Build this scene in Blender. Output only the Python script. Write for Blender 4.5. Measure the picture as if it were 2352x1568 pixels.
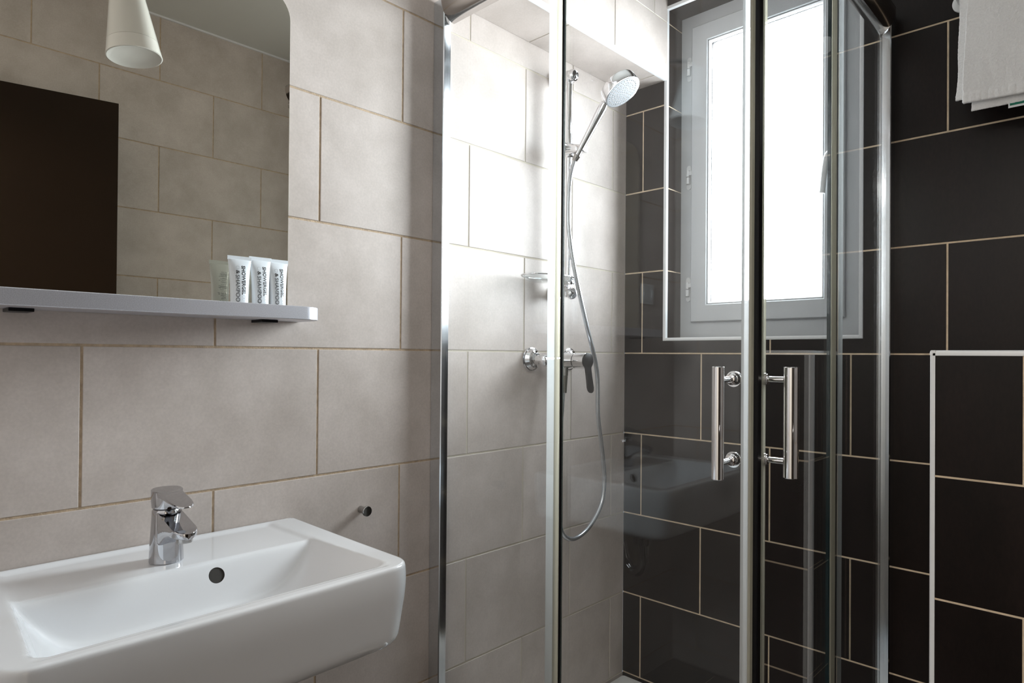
import bpy, bmesh, math, random
from mathutils import Vector, Matrix
from mathutils import noise as mnoise
random.seed(7)
S = bpy.context.scene
C = S.collection
for o in list(bpy.data.objects): bpy.data.objects.remove(o)
PI = math.pi

# ------------------------------------------------------------------ camera
H = 1.27
CX = 1.4083
F = 1487.5
yaw, pit, rol = 0.7660, 0.0073, 0.0079
fw = Vector((-math.sin(yaw)*math.cos(pit), math.cos(yaw)*math.cos(pit), math.sin(pit)))
r0 = Vector((math.cos(yaw), math.sin(yaw), 0)); u0 = r0.cross(fw)
rr = math.cos(rol)*r0 + math.sin(rol)*u0
uu = -math.sin(rol)*r0 + math.cos(rol)*u0
cam = bpy.data.cameras.new('camera'); co = bpy.data.objects.new('camera', cam); C.objects.link(co)
M = Matrix.Identity(4)
for i in range(3):
    M[i][0] = rr[i]; M[i][1] = uu[i]; M[i][2] = -fw[i]
M.translation = Vector((CX, 0, H))
co.matrix_world = M
cam.sensor_width = 36; cam.lens = F/2352*36; cam.shift_y = 22.08/2352; cam.clip_start = 0.02
S.camera = co

# ------------------------------------------------------------------ world, lights, exposure
D = 2.0862        # back wall
W = 1.84          # right wall
ZC = 2.82         # ceiling
YF = -0.12        # front wall (doorway the camera looks in from)
S.view_settings.view_transform = 'Standard'
S.view_settings.look = 'None'
S.view_settings.gamma = 1
S.view_settings.use_curve_mapping = False
S.view_settings.exposure = 0.08
wd = bpy.data.worlds.new('world'); S.world = wd; wd.use_nodes = True
wd.node_tree.nodes['Background'].inputs[0].default_value = (0.75, 0.85, 1, 1)
wd.node_tree.nodes['Background'].inputs[1].default_value = 0.3
WINDOW_STRENGTH = 17.0

def area(name, loc, rot, sx, sy, power, col):
    l = bpy.data.lights.new(name, 'AREA'); l.shape = 'RECTANGLE'; l.size = sx; l.size_y = sy
    l.energy = power; l.color = col
    o = bpy.data.objects.new(name, l); C.objects.link(o); o.location = loc; o.rotation_euler = rot
    return o
area('hallway_light', (1.25, -1.1, 2.55), (0, 0, 0), 0.9, 0.9, 70, (1.0, 0.93, 0.86))
sky = area('daylight_behind_window', (0.487, 2.0862+0.112+0.045, 1.9455), (math.radians(-90), 0, 0), 0.386, 0.945, 90, (0.88, 0.95, 1.0))
sky.data.spread = math.radians(88)

# ------------------------------------------------------------------ materials
def mat(name):
    m = bpy.data.materials.new(name); m.use_nodes = True
    return m, m.node_tree.nodes, m.node_tree.links, m.node_tree.nodes['Principled BSDF']
def simple(name, col, rough=0.5, metal=0.0, coat=0.0, spec=0.5, bump=0.0, bscale=60, var=0.0, vscale=5, coord='Object', trans=0, alpha=None, sss=0):
    m, n, l, b = mat(name)
    b.inputs['Base Color'].default_value = (*col, 1); b.inputs['Roughness'].default_value = rough
    b.inputs['Metallic'].default_value = metal; b.inputs['Coat Weight'].default_value = coat
    b.inputs['Specular IOR Level'].default_value = spec
    b.inputs['Coat Roughness'].default_value = 0.05
    if trans: b.inputs['Transmission Weight'].default_value = trans
    tc = n.new('ShaderNodeTexCoord')
    if var:
        nz = n.new('ShaderNodeTexNoise'); nz.inputs['Scale'].default_value = vscale; nz.inputs['Detail'].default_value = 5
        l.new(tc.outputs[coord], nz.inputs['Vector'])
        mp = n.new('ShaderNodeMapRange'); mp.inputs[1].default_value = 0.3; mp.inputs[2].default_value = 0.7
        mp.inputs[3].default_value = 1-var; mp.inputs[4].default_value = 1+var
        l.new(nz.outputs['Fac'], mp.inputs[0])
        mx = n.new('ShaderNodeVectorMath'); mx.operation = 'SCALE'; mx.inputs[0].default_value = col
        l.new(mp.outputs[0], mx.inputs['Scale']); l.new(mx.outputs[0], b.inputs['Base Color'])
    if bump:
        nb = n.new('ShaderNodeTexNoise'); nb.inputs['Scale'].default_value = bscale; nb.inputs['Detail'].default_value = 4
        l.new(tc.outputs[coord], nb.inputs['Vector'])
        bp = n.new('ShaderNodeBump'); bp.inputs['Strength'].default_value = bump; bp.inputs['Distance'].default_value = 0.002
        l.new(nb.outputs['Fac'], bp.inputs['Height']); l.new(bp.outputs[0], b.inputs['Normal'])
    return m

def tile_mat(name, c1, c2, rough, spec, speck, streak=False):
    m, n, l, b = mat(name)
    tc = n.new('ShaderNodeTexCoord')
    at = n.new('ShaderNodeAttribute'); at.attribute_name = 'tone'
    off = n.new('ShaderNodeVectorMath'); off.operation = 'SCALE'; off.inputs[0].default_value = (7.3, 3.1, 5.7)
    l.new(at.outputs['Fac'], off.inputs['Scale'])
    add = n.new('ShaderNodeVectorMath'); add.operation = 'ADD'
    l.new(tc.outputs['Object'], add.inputs[0]); l.new(off.outputs[0], add.inputs[1])
    mpn = n.new('ShaderNodeMapping'); l.new(add.outputs[0], mpn.inputs[0])
    if streak: mpn.inputs['Scale'].default_value = (1, 1, 0.35)
    n1 = n.new('ShaderNodeTexNoise'); n1.inputs['Scale'].default_value = 7; n1.inputs['Detail'].default_value = 8; n1.inputs['Roughness'].default_value = 0.6
    l.new(mpn.outputs[0], n1.inputs['Vector'])
    r = n.new('ShaderNodeMapRange'); r.inputs[1].default_value = 0.34; r.inputs[2].default_value = 0.66
    l.new(n1.outputs['Fac'], r.inputs[0])
    mx = n.new('ShaderNodeMix'); mx.data_type = 'RGBA'
    mx.inputs[6].default_value = (*c1, 1); mx.inputs[7].default_value = (*c2, 1)
    l.new(r.outputs[0], mx.inputs[0])
    # fine speckle
    n2 = n.new('ShaderNodeTexNoise'); n2.inputs['Scale'].default_value = 190; n2.inputs['Detail'].default_value = 3
    l.new(mpn.outputs[0], n2.inputs['Vector'])
    r2 = n.new('ShaderNodeMapRange'); r2.inputs[1].default_value = 0.3; r2.inputs[2].default_value = 0.7
    r2.inputs[3].default_value = 1-speck; r2.inputs[4].default_value = 1+speck
    l.new(n2.outputs['Fac'], r2.inputs[0])
    r3 = n.new('ShaderNodeMapRange'); r3.inputs[3].default_value = 0.96; r3.inputs[4].default_value = 1.04
    l.new(at.outputs['Fac'], r3.inputs[0])
    mu = n.new('ShaderNodeMath'); mu.operation = 'MULTIPLY'; l.new(r2.outputs[0], mu.inputs[0]); l.new(r3.outputs[0], mu.inputs[1])
    vs = n.new('ShaderNodeVectorMath'); vs.operation = 'SCALE'
    l.new(mx.outputs[2], vs.inputs[0]); l.new(mu.outputs[0], vs.inputs['Scale'])
    l.new(vs.outputs[0], b.inputs['Base Color'])
    b.inputs['Roughness'].default_value = rough; b.inputs['Specular IOR Level'].default_value = spec
    rr_ = n.new('ShaderNodeMapRange'); rr_.inputs[3].default_value = rough-0.05; rr_.inputs[4].default_value = rough+0.07
    l.new(n1.outputs['Fac'], rr_.inputs[0]); l.new(rr_.outputs[0], b.inputs['Roughness'])
    bp = n.new('ShaderNodeBump'); bp.inputs['Strength'].default_value = 0.12; bp.inputs['Distance'].default_value = 0.001
    l.new(n1.outputs['Fac'], bp.inputs['Height']); l.new(bp.outputs[0], b.inputs['Normal'])
    return m

def glass_sheet(name, tint, ior=1.5, rough=0.0, haze=0.0):
    # clear float glass, light passes straight through and each face mirrors by Fresnel
    m = bpy.data.materials.new(name); m.use_nodes = True
    n = m.node_tree.nodes; l = m.node_tree.links; n.clear()
    out = n.new('ShaderNodeOutputMaterial'); mix = n.new('ShaderNodeMixShader')
    tr = n.new('ShaderNodeBsdfTransparent'); tr.inputs[0].default_value = (*tint, 1)
    gl = n.new('ShaderNodeBsdfGlossy'); gl.inputs['Roughness'].default_value = rough
    gl.inputs[0].default_value = (1, 1, 1, 1)
    fr = n.new('ShaderNodeFresnel'); ge = n.new('ShaderNodeNewGeometry')
    mr = n.new('ShaderNodeMapRange'); mr.inputs[3].default_value = ior; mr.inputs[4].default_value = 1/ior
    l.new(ge.outputs['Backfacing'], mr.inputs[0]); l.new(mr.outputs[0], fr.inputs['IOR'])
    l.new(fr.outputs[0], mix.inputs[0]); l.new(tr.outputs[0], mix.inputs[1]); l.new(gl.outputs[0], mix.inputs[2])
    last = mix
    if haze:
        df = n.new('ShaderNodeBsdfDiffuse'); df.inputs[0].default_value = (0.9, 0.92, 0.92, 1)
        m2 = n.new('ShaderNodeMixShader'); m2.inputs[0].default_value = haze
        l.new(mix.outputs[0], m2.inputs[1]); l.new(df.outputs[0], m2.inputs[2]); last = m2
    l.new(last.outputs[0], out.inputs[0])
    return m

M_BEIGE = tile_mat('beige_tile', (0.500, 0.440, 0.400), (0.610, 0.542, 0.502), 0.42, 0.5, 0.05)
M_DARK = tile_mat('dark_tile', (0.0055, 0.0034, 0.0028), (0.0105, 0.0062, 0.0052), 0.37, 0.19, 0.22, True)
M_GROUT_B = simple('beige_grout', (0.52, 0.40, 0.28), 0.9, bump=0.8, bscale=400, var=0.2, vscale=60)
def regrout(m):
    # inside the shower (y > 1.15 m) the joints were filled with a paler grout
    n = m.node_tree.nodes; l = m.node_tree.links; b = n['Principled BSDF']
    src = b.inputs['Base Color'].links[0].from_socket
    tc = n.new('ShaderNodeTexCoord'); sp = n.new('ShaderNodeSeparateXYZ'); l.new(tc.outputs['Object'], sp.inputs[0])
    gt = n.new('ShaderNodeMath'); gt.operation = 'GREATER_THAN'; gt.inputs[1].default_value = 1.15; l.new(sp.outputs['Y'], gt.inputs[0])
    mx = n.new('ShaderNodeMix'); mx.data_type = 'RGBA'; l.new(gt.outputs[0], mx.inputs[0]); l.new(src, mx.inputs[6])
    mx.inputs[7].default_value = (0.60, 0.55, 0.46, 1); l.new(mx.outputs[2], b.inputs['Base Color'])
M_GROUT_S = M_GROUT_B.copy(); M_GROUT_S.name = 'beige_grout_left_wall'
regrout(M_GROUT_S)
M_GROUT_D = simple('sand_grout', (0.66, 0.53, 0.38), 0.9, bump=0.5, bscale=400, var=0.15, vscale=40)
M_CEIL = simple('ceiling_paint', (0.74, 0.74, 0.70), 0.8, bump=0.1, bscale=80)
M_FLOOR = tile_mat('floor_tile', (0.05, 0.042, 0.038), (0.07, 0.058, 0.05), 0.45, 0.5, 0.1)
M_WHITE = simple('white_plastic', (0.78, 0.79, 0.80), 0.3, var=0.03, vscale=12)
M_PVC = simple('window_frame_plastic', (0.58, 0.60, 0.62), 0.35, var=0.03, vscale=9)
M_CHROME = simple('polished_chrome', (0.80, 0.80, 0.82), 0.045, 1.0, var=0.02, vscale=20)
M_CHROME_T = simple('tap_chrome', (0.52, 0.52, 0.54), 0.05, 1.0, var=0.02, vscale=20)
M_CHROME_D = simple('dark_chrome', (0.42, 0.41, 0.40), 0.06, 1.0, var=0.02, vscale=20)
M_ALU = simple('polished_aluminium', (0.74, 0.78, 0.82), 0.13, 1.0, var=0.03, vscale=15)
M_BRUSH = simple('brushed_silver', (0.62, 0.62, 0.67), 0.36, 0.7, bump=0.03, bscale=900, var=0.16, vscale=700)
M_MIRROR = simple('mirror_silver', (0.67, 0.64, 0.56), 0.0, 1.0)
M_CERAMIC = simple('white_ceramic', (0.80, 0.81, 0.83), 0.12, coat=0.6, var=0.01, vscale=4)
M_ACRYL = simple('white_acrylic', (0.78, 0.78, 0.77), 0.25, coat=0.3, var=0.01, vscale=4)
M_BLACK = simple('black_plastic', (0.005, 0.005, 0.006), 0.35, spec=0.2, var=0.1, vscale=30)
M_HOLE = simple('dark_hole', (0.03, 0.026, 0.022), 0.6, var=0.1, vscale=30)
M_INK = simple('black_ink', (0.012, 0.012, 0.014), 0.5, var=0.05, vscale=300)
M_INK2 = simple('grey_ink', (0.07, 0.08, 0.09), 0.5, var=0.05, vscale=300)
M_INK3 = simple('pale_ink', (0.38, 0.40, 0.42), 0.5, var=0.05, vscale=300)
M_DOOR = simple('dark_brown_door', (0.016, 0.0085, 0.004), 0.5, spec=0.15, var=0.12, vscale=3)
M_HALL = simple('hallway_paint', (0.62, 0.60, 0.56), 0.8, var=0.03)
M_GLASS = glass_sheet('shower_glass', (0.985, 0.992, 0.988), haze=0.009)
M_GEDGE = simple('glass_edge', (0.008, 0.022, 0.026), 0.1, coat=0.5, var=0.1, vscale=10)
M_CLEAR = glass_sheet('clear_glass', (0.93, 0.95, 0.95), 1.5, 0.02, 0.03)
def seal_mat(name, col, clear):
    # milky soft plastic: part diffuse, part lets light through
    m = bpy.data.materials.new(name); m.use_nodes = True
    n = m.node_tree.nodes; l = m.node_tree.links; n.clear()
    out = n.new('ShaderNodeOutputMaterial'); df = n.new('ShaderNodeBsdfDiffuse'); tl = n.new('ShaderNodeBsdfTranslucent')
    tp = n.new('ShaderNodeBsdfTransparent'); gl = n.new('ShaderNodeBsdfGlossy'); gl.inputs['Roughness'].default_value = 0.15
    tc = n.new('ShaderNodeTexCoord'); mp = n.new('ShaderNodeMapping'); mp.inputs['Scale'].default_value = (40, 40, 0.8)
    nz = n.new('ShaderNodeTexNoise'); nz.inputs['Scale'].default_value = 4
    l.new(tc.outputs['Object'], mp.inputs[0]); l.new(mp.outputs[0], nz.inputs['Vector'])
    cr = n.new('ShaderNodeMix'); cr.data_type = 'RGBA'; l.new(nz.outputs['Fac'], cr.inputs[0])
    cr.inputs[6].default_value = (*[c*0.9 for c in col], 1); cr.inputs[7].default_value = (*col, 1)
    for q in (df, tl): l.new(cr.outputs[2], q.inputs[0])
    tp.inputs[0].default_value = (*[c**0.5 for c in col], 1)
    a = n.new('ShaderNodeMixShader'); a.inputs[0].default_value = 0.55; l.new(df.outputs[0], a.inputs[1]); l.new(tl.outputs[0], a.inputs[2])
    b = n.new('ShaderNodeMixShader'); b.inputs[0].default_value = clear; l.new(a.outputs[0], b.inputs[1]); l.new(tp.outputs[0], b.inputs[2])
    lw = n.new('ShaderNodeLayerWeight'); lw.inputs[0].default_value = 0.25
    c = n.new('ShaderNodeMixShader'); l.new(lw.outputs['Fresnel'], c.inputs[0]); l.new(b.outputs[0], c.inputs[1]); l.new(gl.outputs[0], c.inputs[2])
    l.new(c.outputs[0], out.inputs[0]); return m
M_SEAL = seal_mat('milky_seal', (0.88, 0.90, 0.90), 0.45)
M_SEALY = seal_mat('yellowed_seal', (0.99, 0.97, 0.84), 0.60)
M_HOSE = simple('grey_metal_hose', (0.55, 0.57, 0.60), 0.25, 0.8, var=0.03, vscale=30)
M_SPRAY = simple('grey_spray_face', (0.085, 0.092, 0.10), 0.5, spec=0.2, var=0.05, vscale=60)
M_OPAL = simple('opal_glass', (0.86, 0.88, 0.89), 0.16, coat=0.5, var=0.01, vscale=6)
M_GREEN = simple('green_tag', (0.0, 0.16, 0.10), 0.7, var=0.1, vscale=100)
M_TOWEL = simple('white_terry', (0.88, 0.87, 0.87), 0.95, bump=0.6, bscale=700, var=0.04, vscale=240)
M_TUBE = simple('milky_tube', (0.78, 0.83, 0.87), 0.25, coat=0.4, var=0.02, vscale=30)

def frosted(name, col, st): return emis(name, col, st)
def emis(name, col, st):
    m = bpy.data.materials.new(name); m.use_nodes = True
    n = m.node_tree.nodes; l = m.node_tree.links; n.clear()
    out = n.new('ShaderNodeOutputMaterial'); e = n.new('ShaderNodeEmission')
    e.inputs[0].default_value = (*col, 1); e.inputs[1].default_value = st
    tr = n.new('ShaderNodeBsdfTransparent'); mx = n.new('ShaderNodeMixShader'); mx.inputs[0].default_value = 0.5
    l.new(tr.outputs[0], mx.inputs[1]); l.new(e.outputs[0], mx.inputs[2])
    l.new(mx.outputs[0], out.inputs[0]); return m
M_PANE = emis('daylit_frosted_pane', (0.86, 0.94, 1.0), WINDOW_STRENGTH)

# ------------------------------------------------------------------ helpers
def link(name, bm, m, parent=None, smooth=None, loc=None):
    me = bpy.data.meshes.new(name)
    bmesh.ops.recalc_face_normals(bm, faces=bm.faces) if smooth != 'raw' and smooth != 'rawflat' else None
    bm.to_mesh(me); bm.free()
    for x in (m if isinstance(m, (list, tuple)) else [m]): me.materials.append(x)
    if smooth and smooth != 'rawflat':
        for p in me.polygons: p.use_smooth = True
        if smooth != 'all' and smooth != 'raw':
            me.set_sharp_from_angle(angle=math.radians(smooth if isinstance(smooth, (int, float)) and smooth > 1 else 35))
    o = bpy.data.objects.new(name, me); C.objects.link(o)
    if parent is not None: o.parent = parent
    if parent is not None and parent.type == 'EMPTY':
        o.location = -parent.location if parent.parent is None else (0, 0, 0)
    return o
def thing(name, label, cat, loc, group=None):
    o = bpy.data.objects.new(name, None); C.objects.link(o); o.location = loc; o.empty_display_size = 0.05
    o['label'] = label; o['category'] = cat
    if group: o['group'] = group
    return o
def tag(o, label, cat, group=None):
    o['label'] = label; o['category'] = cat
    if group: o['group'] = group
    return o
def struct(o): o['kind'] = 'structure'; return o
def box(bm, x0, x1, y0, y1, z0, z1, bev=0.0, seg=2, mi=0):
    vs = [bm.verts.new((x, y, z)) for x in (x0, x1) for y in (y0, y1) for z in (z0, z1)]
    fs = [bm.faces.new([vs[i] for i in q]) for q in ((0,1,3,2),(4,6,7,5),(0,4,5,1),(2,3,7,6),(0,2,6,4),(1,5,7,3))]
    for f in fs: f.material_index = mi
    if bev:
        es = list({e for f in fs for e in f.edges})
        r = bmesh.ops.bevel(bm, geom=es, offset=bev, segments=seg, affect='EDGES', profile=0.5)
        for f in r['faces']: f.material_index = mi
    return vs
def frame_of(d):
    d = Vector(d).normalized()
    a = Vector((0, 0, 1)) if abs(d.z) < 0.9 else Vector((1, 0, 0))
    x = a.cross(d).normalized(); y = d.cross(x)
    return x, y, d
def lathe(bm, base, axis, prof, n=40, capa=True, capb=True, mi=0):
    x, y, d = frame_of(axis); base = Vector(base); rings = []
    for r, h in prof:
        rings.append([bm.verts.new(base + d*h + (x*math.cos(2*PI*i/n) + y*math.sin(2*PI*i/n))*max(r, 1e-5)) for i in range(n)])
    fs = []
    for a, b in zip(rings, rings[1:]):
        for i in range(n): fs.append(bm.faces.new((a[i], a[(i+1) % n], b[(i+1) % n], b[i])))
    if capa: fs.append(bm.faces.new(rings[0][::-1]))
    if capb: fs.append(bm.faces.new(rings[-1]))
    for f in fs: f.material_index = mi
    return rings
def cyl(bm, a, b, r, n=32, r2=None, ch=0.0008, mi=0):
    a = Vector(a); b = Vector(b); L = (b-a).length; r2 = r if r2 is None else r2
    ch = min(ch, L*0.3, r*0.4)
    lathe(bm, a, b-a, [(r-ch, 0), (r, ch), (r2, L-ch), (r2-ch, L)], n, mi=mi)
def catmull(pts, k=10):
    pts = [Vector(p) for p in pts]; out = []
    P_ = [pts[0]*2-pts[1]] + pts + [pts[-1]*2-pts[-2]]
    for i in range(1, len(P_)-2):
        p0, p1, p2, p3 = P_[i-1:i+3]
        for j in range(k):
            t = j/k
            out.append(0.5*((2*p1)+(-p0+p2)*t+(2*p0-5*p1+4*p2-p3)*t*t+(-p0+3*p1-3*p2+p3)*t**3))
    out.append(pts[-1]); return out
def tube(bm, pts, r, n=14, mi=0):
    rings = []; x = None
    for i, p in enumerate(pts):
        d = (pts[min(i+1, len(pts)-1)] - pts[max(i-1, 0)]).normalized()
        if x is None: x = frame_of(d)[0]
        x = (x - d*x.dot(d)).normalized(); y = d.cross(x)
        ri = r(i/(len(pts)-1)) if callable(r) else r
        rings.append([bm.verts.new(p + (x*math.cos(2*PI*k/n)+y*math.sin(2*PI*k/n))*ri) for k in range(n)])
    for a, b in zip(rings, rings[1:]):
        for i in range(n): bm.faces.new((a[i], a[(i+1) % n], b[(i+1) % n], b[i])).material_index = mi
    bm.faces.new(rings[0][::-1]); bm.faces.new(rings[-1])
def prism(bm, outline, fn0, fn1, mi=0, bev=0, seg=2):
    a = [bm.verts.new(fn0(*p)) for p in outline]; b = [bm.verts.new(fn1(*p)) for p in outline]
    n = len(outline); fs = [bm.faces.new(a[::-1]), bm.faces.new(b)]
    caps = list(fs)
    for i in range(n): fs.append(bm.faces.new((a[i], a[(i+1) % n], b[(i+1) % n], b[i])))
    for f in fs: f.material_index = mi
    if bev:
        es = list({e for f in caps for e in f.edges})
        bmesh.ops.bevel(bm, geom=es, offset=bev, segments=seg, affect='EDGES', profile=0.5)
def arc(cx, cy, r, a0, a1, n=8):
    return [(cx+r*math.cos(math.radians(a0+(a1-a0)*i/n)), cy+r*math.sin(math.radians(a0+(a1-a0)*i/n))) for i in range(n+1)]
def NB(): return bmesh.new()

# ------------------------------------------------------------------ tiled surfaces
PITCH = 0.303
Z1 = H - 0.2893            # joint row 0
TW = 0.2411                # half tile
def subtract(rects, hole):
    # rect: u0,u1,v0,v1,(flags left,right,bottom,top: true = real tile edge)
    out = []
    hu0, hu1, hv0, hv1 = hole
    for (u0, u1, v0, v1, fl) in rects:
        if u1 <= hu0 or u0 >= hu1 or v1 <= hv0 or v0 >= hv1: out.append((u0, u1, v0, v1, fl)); continue
        if u0 < hu0: out.append((u0, hu0, v0, v1, (fl[0], False, fl[2], fl[3])))
        if u1 > hu1: out.append((hu1, u1, v0, v1, (False, fl[1], fl[2], fl[3])))
        a, b = max(u0, hu0), min(u1, hu1)
        la = fl[0] if u0 >= hu0 else False; lb = fl[1] if u1 <= hu1 else False
        if v0 < hv0: out.append((a, b, v0, hv0, (la, lb, fl[2], False)))
        if v1 > hv1: out.append((a, b, hv1, v1, (la, lb, False, fl[3])))
    return out
def tiled(bm, O, U, V, N, u0, u1, v0, v1, rowz, seam, g, holes=(), depth=0.0016, back=0.1, vnoise=True):
    """tiles on the plane O + uU + vV, facing N; rowz = sorted joints in v; seam(k) = first joint of row k"""
    O, U, V, N = Vector(O), Vector(U), Vector(V), Vector(N)
    lay = bm.loops.layers.float.get('tone') or bm.loops.layers.float.new('tone')
    P_ = lambda u, v, d: bm.verts.new(O + U*u + V*v + N*d)
    def quad(p, mi, tone):
        f = bm.faces.new(p); f.material_index = mi
        if f.calc_area() > 0:
            f.normal_update()
        for lo in f.loops: lo[lay] = tone
    c = 0.0009; h = g/2
    for k in range(len(rowz)-1):
        ra, rb = rowz[k], rowz[k+1]
        s = seam(k)
        while s > u0: s -= 2*TW
        while s < u1:
            a, b = s+h, s+2*TW-h
            s += 2*TW
            A, B = max(a, u0), min(b, u1); va, vb = max(ra+h, v0), min(rb-h, v1)
            if B-A < 0.003 or vb-va < 0.003: continue
            rs = [(A, B, va, vb, (a >= u0, b <= u1, ra+h >= v0, rb-h <= v1))]
            for ho in holes: rs = subtract(rs, ho)
            t = random.random()
            dz = random.uniform(-0.0003, 0.0003)
            for (x0, x1, y0, y1, fl) in rs:
                i0, i1, j0, j1 = x0+c*fl[0], x1-c*fl[1], y0+c*fl[2], y1-c*fl[3]
                top = [P_(i0, j0, dz), P_(i1, j0, dz), P_(i1, j1, dz), P_(i0, j1, dz)]
                mid = [P_(x0, y0, dz-c), P_(x1, y0, dz-c), P_(x1, y1, dz-c), P_(x0, y1, dz-c)]
                bot = [P_(x0, y0, -depth-0.001), P_(x1, y0, -depth-0.001), P_(x1, y1, -depth-0.001), P_(x0, y1, -depth-0.001)]
                quad(top, 0, t)
                for i in range(4):
                    j = (i+1) % 4
                    quad([mid[i], mid[j], top[j], top[i]], 0, t); quad([bot[i], bot[j], mid[j], mid[i]], 0, t)
    rs = [(u0, u1, v0, v1, (1, 1, 1, 1))]
    for ho in holes: rs = subtract(rs, ho)
    for (x0, x1, y0, y1, fl) in rs:
        f = [P_(x0, y0, -depth), P_(x1, y0, -depth), P_(x1, y1, -depth), P_(x0, y1, -depth)]
        bk = [P_(x0, y0, -back), P_(x1, y0, -back), P_(x1, y1, -back), P_(x0, y1, -back)]
        quad(f, 1, 0.5)
        if back > depth:
            quad(bk[::-1], 1, 0.5)
            for i in range(4):
                j = (i+1) % 4; quad([bk[i], bk[j], f[j], f[i]], 1, 0.5)
rows = [Z1 + k*PITCH for k in range(-4, 8)]       # index k+4
X_, Y_, Z_ = Vector((1, 0, 0)), Vector((0, 1, 0)), Vector((0, 0, 1))
# left wall: facing +X ; u = Y
YV = 1.036
bm = NB()
tiled(bm, (0, 0, 0), Y_, Z_, X_, YF, D, 0, ZC, rows, lambda i: YV + (0 if (i-4) % 2 else TW), 0.0050)
struct(link('wall_left', bm, [M_BEIGE, M_GROUT_S], smooth='rawflat'))
# back wall: facing -Y ; u = X
XV = 0.0761
seamB = lambda i: XV + (0 if (i-4) % 2 else TW)
NX0, NX1, NZ0, NZ1, ND = 0.170, 0.828, 1.333, 2.546, 0.112
bm = NB()
tiled(bm, (0, D, 0), X_, Z_, -Y_, 0, W, 0, ZC, rows, seamB, 0.0050, holes=[(NX0, NX1, NZ0, NZ1)], back=0.26)
# reveals of the window niche
tiled(bm, (NX0+0.0028, D, 0), Y_, Z_, X_, 0.002, ND+0.03, NZ0, NZ1, rows, lambda i: -0.3, 0.004, back=0.0016)
tiled(bm, (NX1-0.0028, D, 0), Y_, Z_, -X_, 0.002, ND+0.03, NZ0, NZ1, rows, lambda i: -0.3, 0.004, back=0.0016)
tiled(bm, (0, D, NZ1-0.0028), X_, Y_, -Z_, NX0, NX1, 0.002, ND+0.03, [0.0, 0.3], lambda i: XV, 0.004, back=0.0016)
tiled(bm, (0, D, NZ0+0.0028), X_, Y_, Z_, NX0, NX1, 0.002, ND+0.03, [0.0, 0.3], lambda i: XV, 0.004, back=0.0016)
struct(link('wall_back', bm, [M_DARK, M_GROUT_D], smooth='rawflat'))
# right wall, facing -X (seen in the mirror)
rowsR = [z+0.026 for z in rows]
bm = NB()
tiled(bm, (W, 0, 0), Y_, Z_, -X_, YF, D, 0, ZC, rowsR, lambda i: 1.010 + (0 if (i-4) % 2 else TW), 0.0045)
struct(link('wall_right', bm, [M_BEIGE, M_GROUT_B], smooth='rawflat'))
# front wall with the doorway behind the camera, facing +Y
DX0, DX1, DZ = 0.93, 1.79, 2.33
bm = NB()
tiled(bm, (0, YF, 0), X_, Z_, Y_, -0.1, W+0.1, 0, ZC, rows, lambda i: 0.11 + (0 if (i-4) % 2 else TW), 0.0045, holes=[(DX0, DX1, -1, DZ)], back=0.12)
struct(link('wall_front', bm, [M_BEIGE, M_GROUT_B], smooth='rawflat'))
bm = NB()
box(bm, DX0-0.045, DX0, YF-0.125, YF+0.012, 0, DZ+0.045, 0.002)
box(bm, DX1, DX1+0.045, YF-0.125, YF+0.012, 0, DZ+0.045, 0.002)
box(bm, DX0, DX1, YF-0.125, YF+0.012, DZ, DZ+0.045, 0.002)
struct(link('trim_1', bm, M_DOOR))
# floor, ceiling, hallway shell
bm = NB()
tiled(bm, (0, 0, 0), X_, Y_, Z_, -0.1, W+0.1, YF-0.12, D+0.1, [-0.4+0.31*i for i in range(10)], lambda i: 0.2*(i % 2), 0.004)
struct(link('floor', bm, [M_FLOOR, M_GROUT_D], smooth='rawflat'))
bm = NB(); box(bm, -0.1, W+0.1, YF-0.12, D+0.26, ZC, ZC+0.1); struct(link('ceiling', bm, M_CEIL))
bm = NB()
hy = -2.3
box(bm, 0.1, 2.6, hy-0.1, hy, 0, 2.6); box(bm, 0.1, 0.2, hy, YF-0.12, 0, 2.6); box(bm, 2.5, 2.6, hy, YF-0.12, 0, 2.6)
box(bm, 0.1, 2.6, hy-0.1, YF-0.12, 2.6, 2.7)
box(bm, W+0.1, 2.6, YF-0.14, YF-0.12, 0, 2.6)
struct(link('wall_hallway', bm, M_HALL))
bm = NB(); box(bm, 0.1, 2.6, hy-0.1, YF-0.12, -0.1, 0.0); struct(link('floor_hallway', bm, M_DOOR))
# boxed bulkhead above the shower, along the left wall
SX, SZ, SY = 0.1775, 2.2805, 1.16
bm = NB()
tiled(bm, (SX, 0, 0), Y_, Z_, X_, SY, D-0.001, SZ+0.006, ZC, [SZ+0.006-0.1, SZ+0.209, SZ+0.209+PITCH, SZ+0.209+2*PITCH], lambda i: 1.7555 + (TW if i % 2 else 0), 0.004, back=0.004)
tiled(bm, (0, 0, SZ), X_, Y_, -Z_, 0.001, SX-0.002, SY, D-0.001, [1.5316-PITCH*2, 1.5316-PITCH, 1.5316, 1.5316+0.486, D+0.2], lambda i: -0.3, 0.004, back=0.004)
tiled(bm, (0, SY, 0), X_, Z_, -Y_, 0.001, SX-0.001, SZ+0.001, ZC, [SZ-0.1, SZ+0.209, SZ+0.209+PITCH, SZ+2], lambda i: -0.3, 0.004, back=0.004)
struct(link('wall_bulkhead', bm, [M_BEIGE, M_GROUT_S], smooth='rawflat'))
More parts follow.
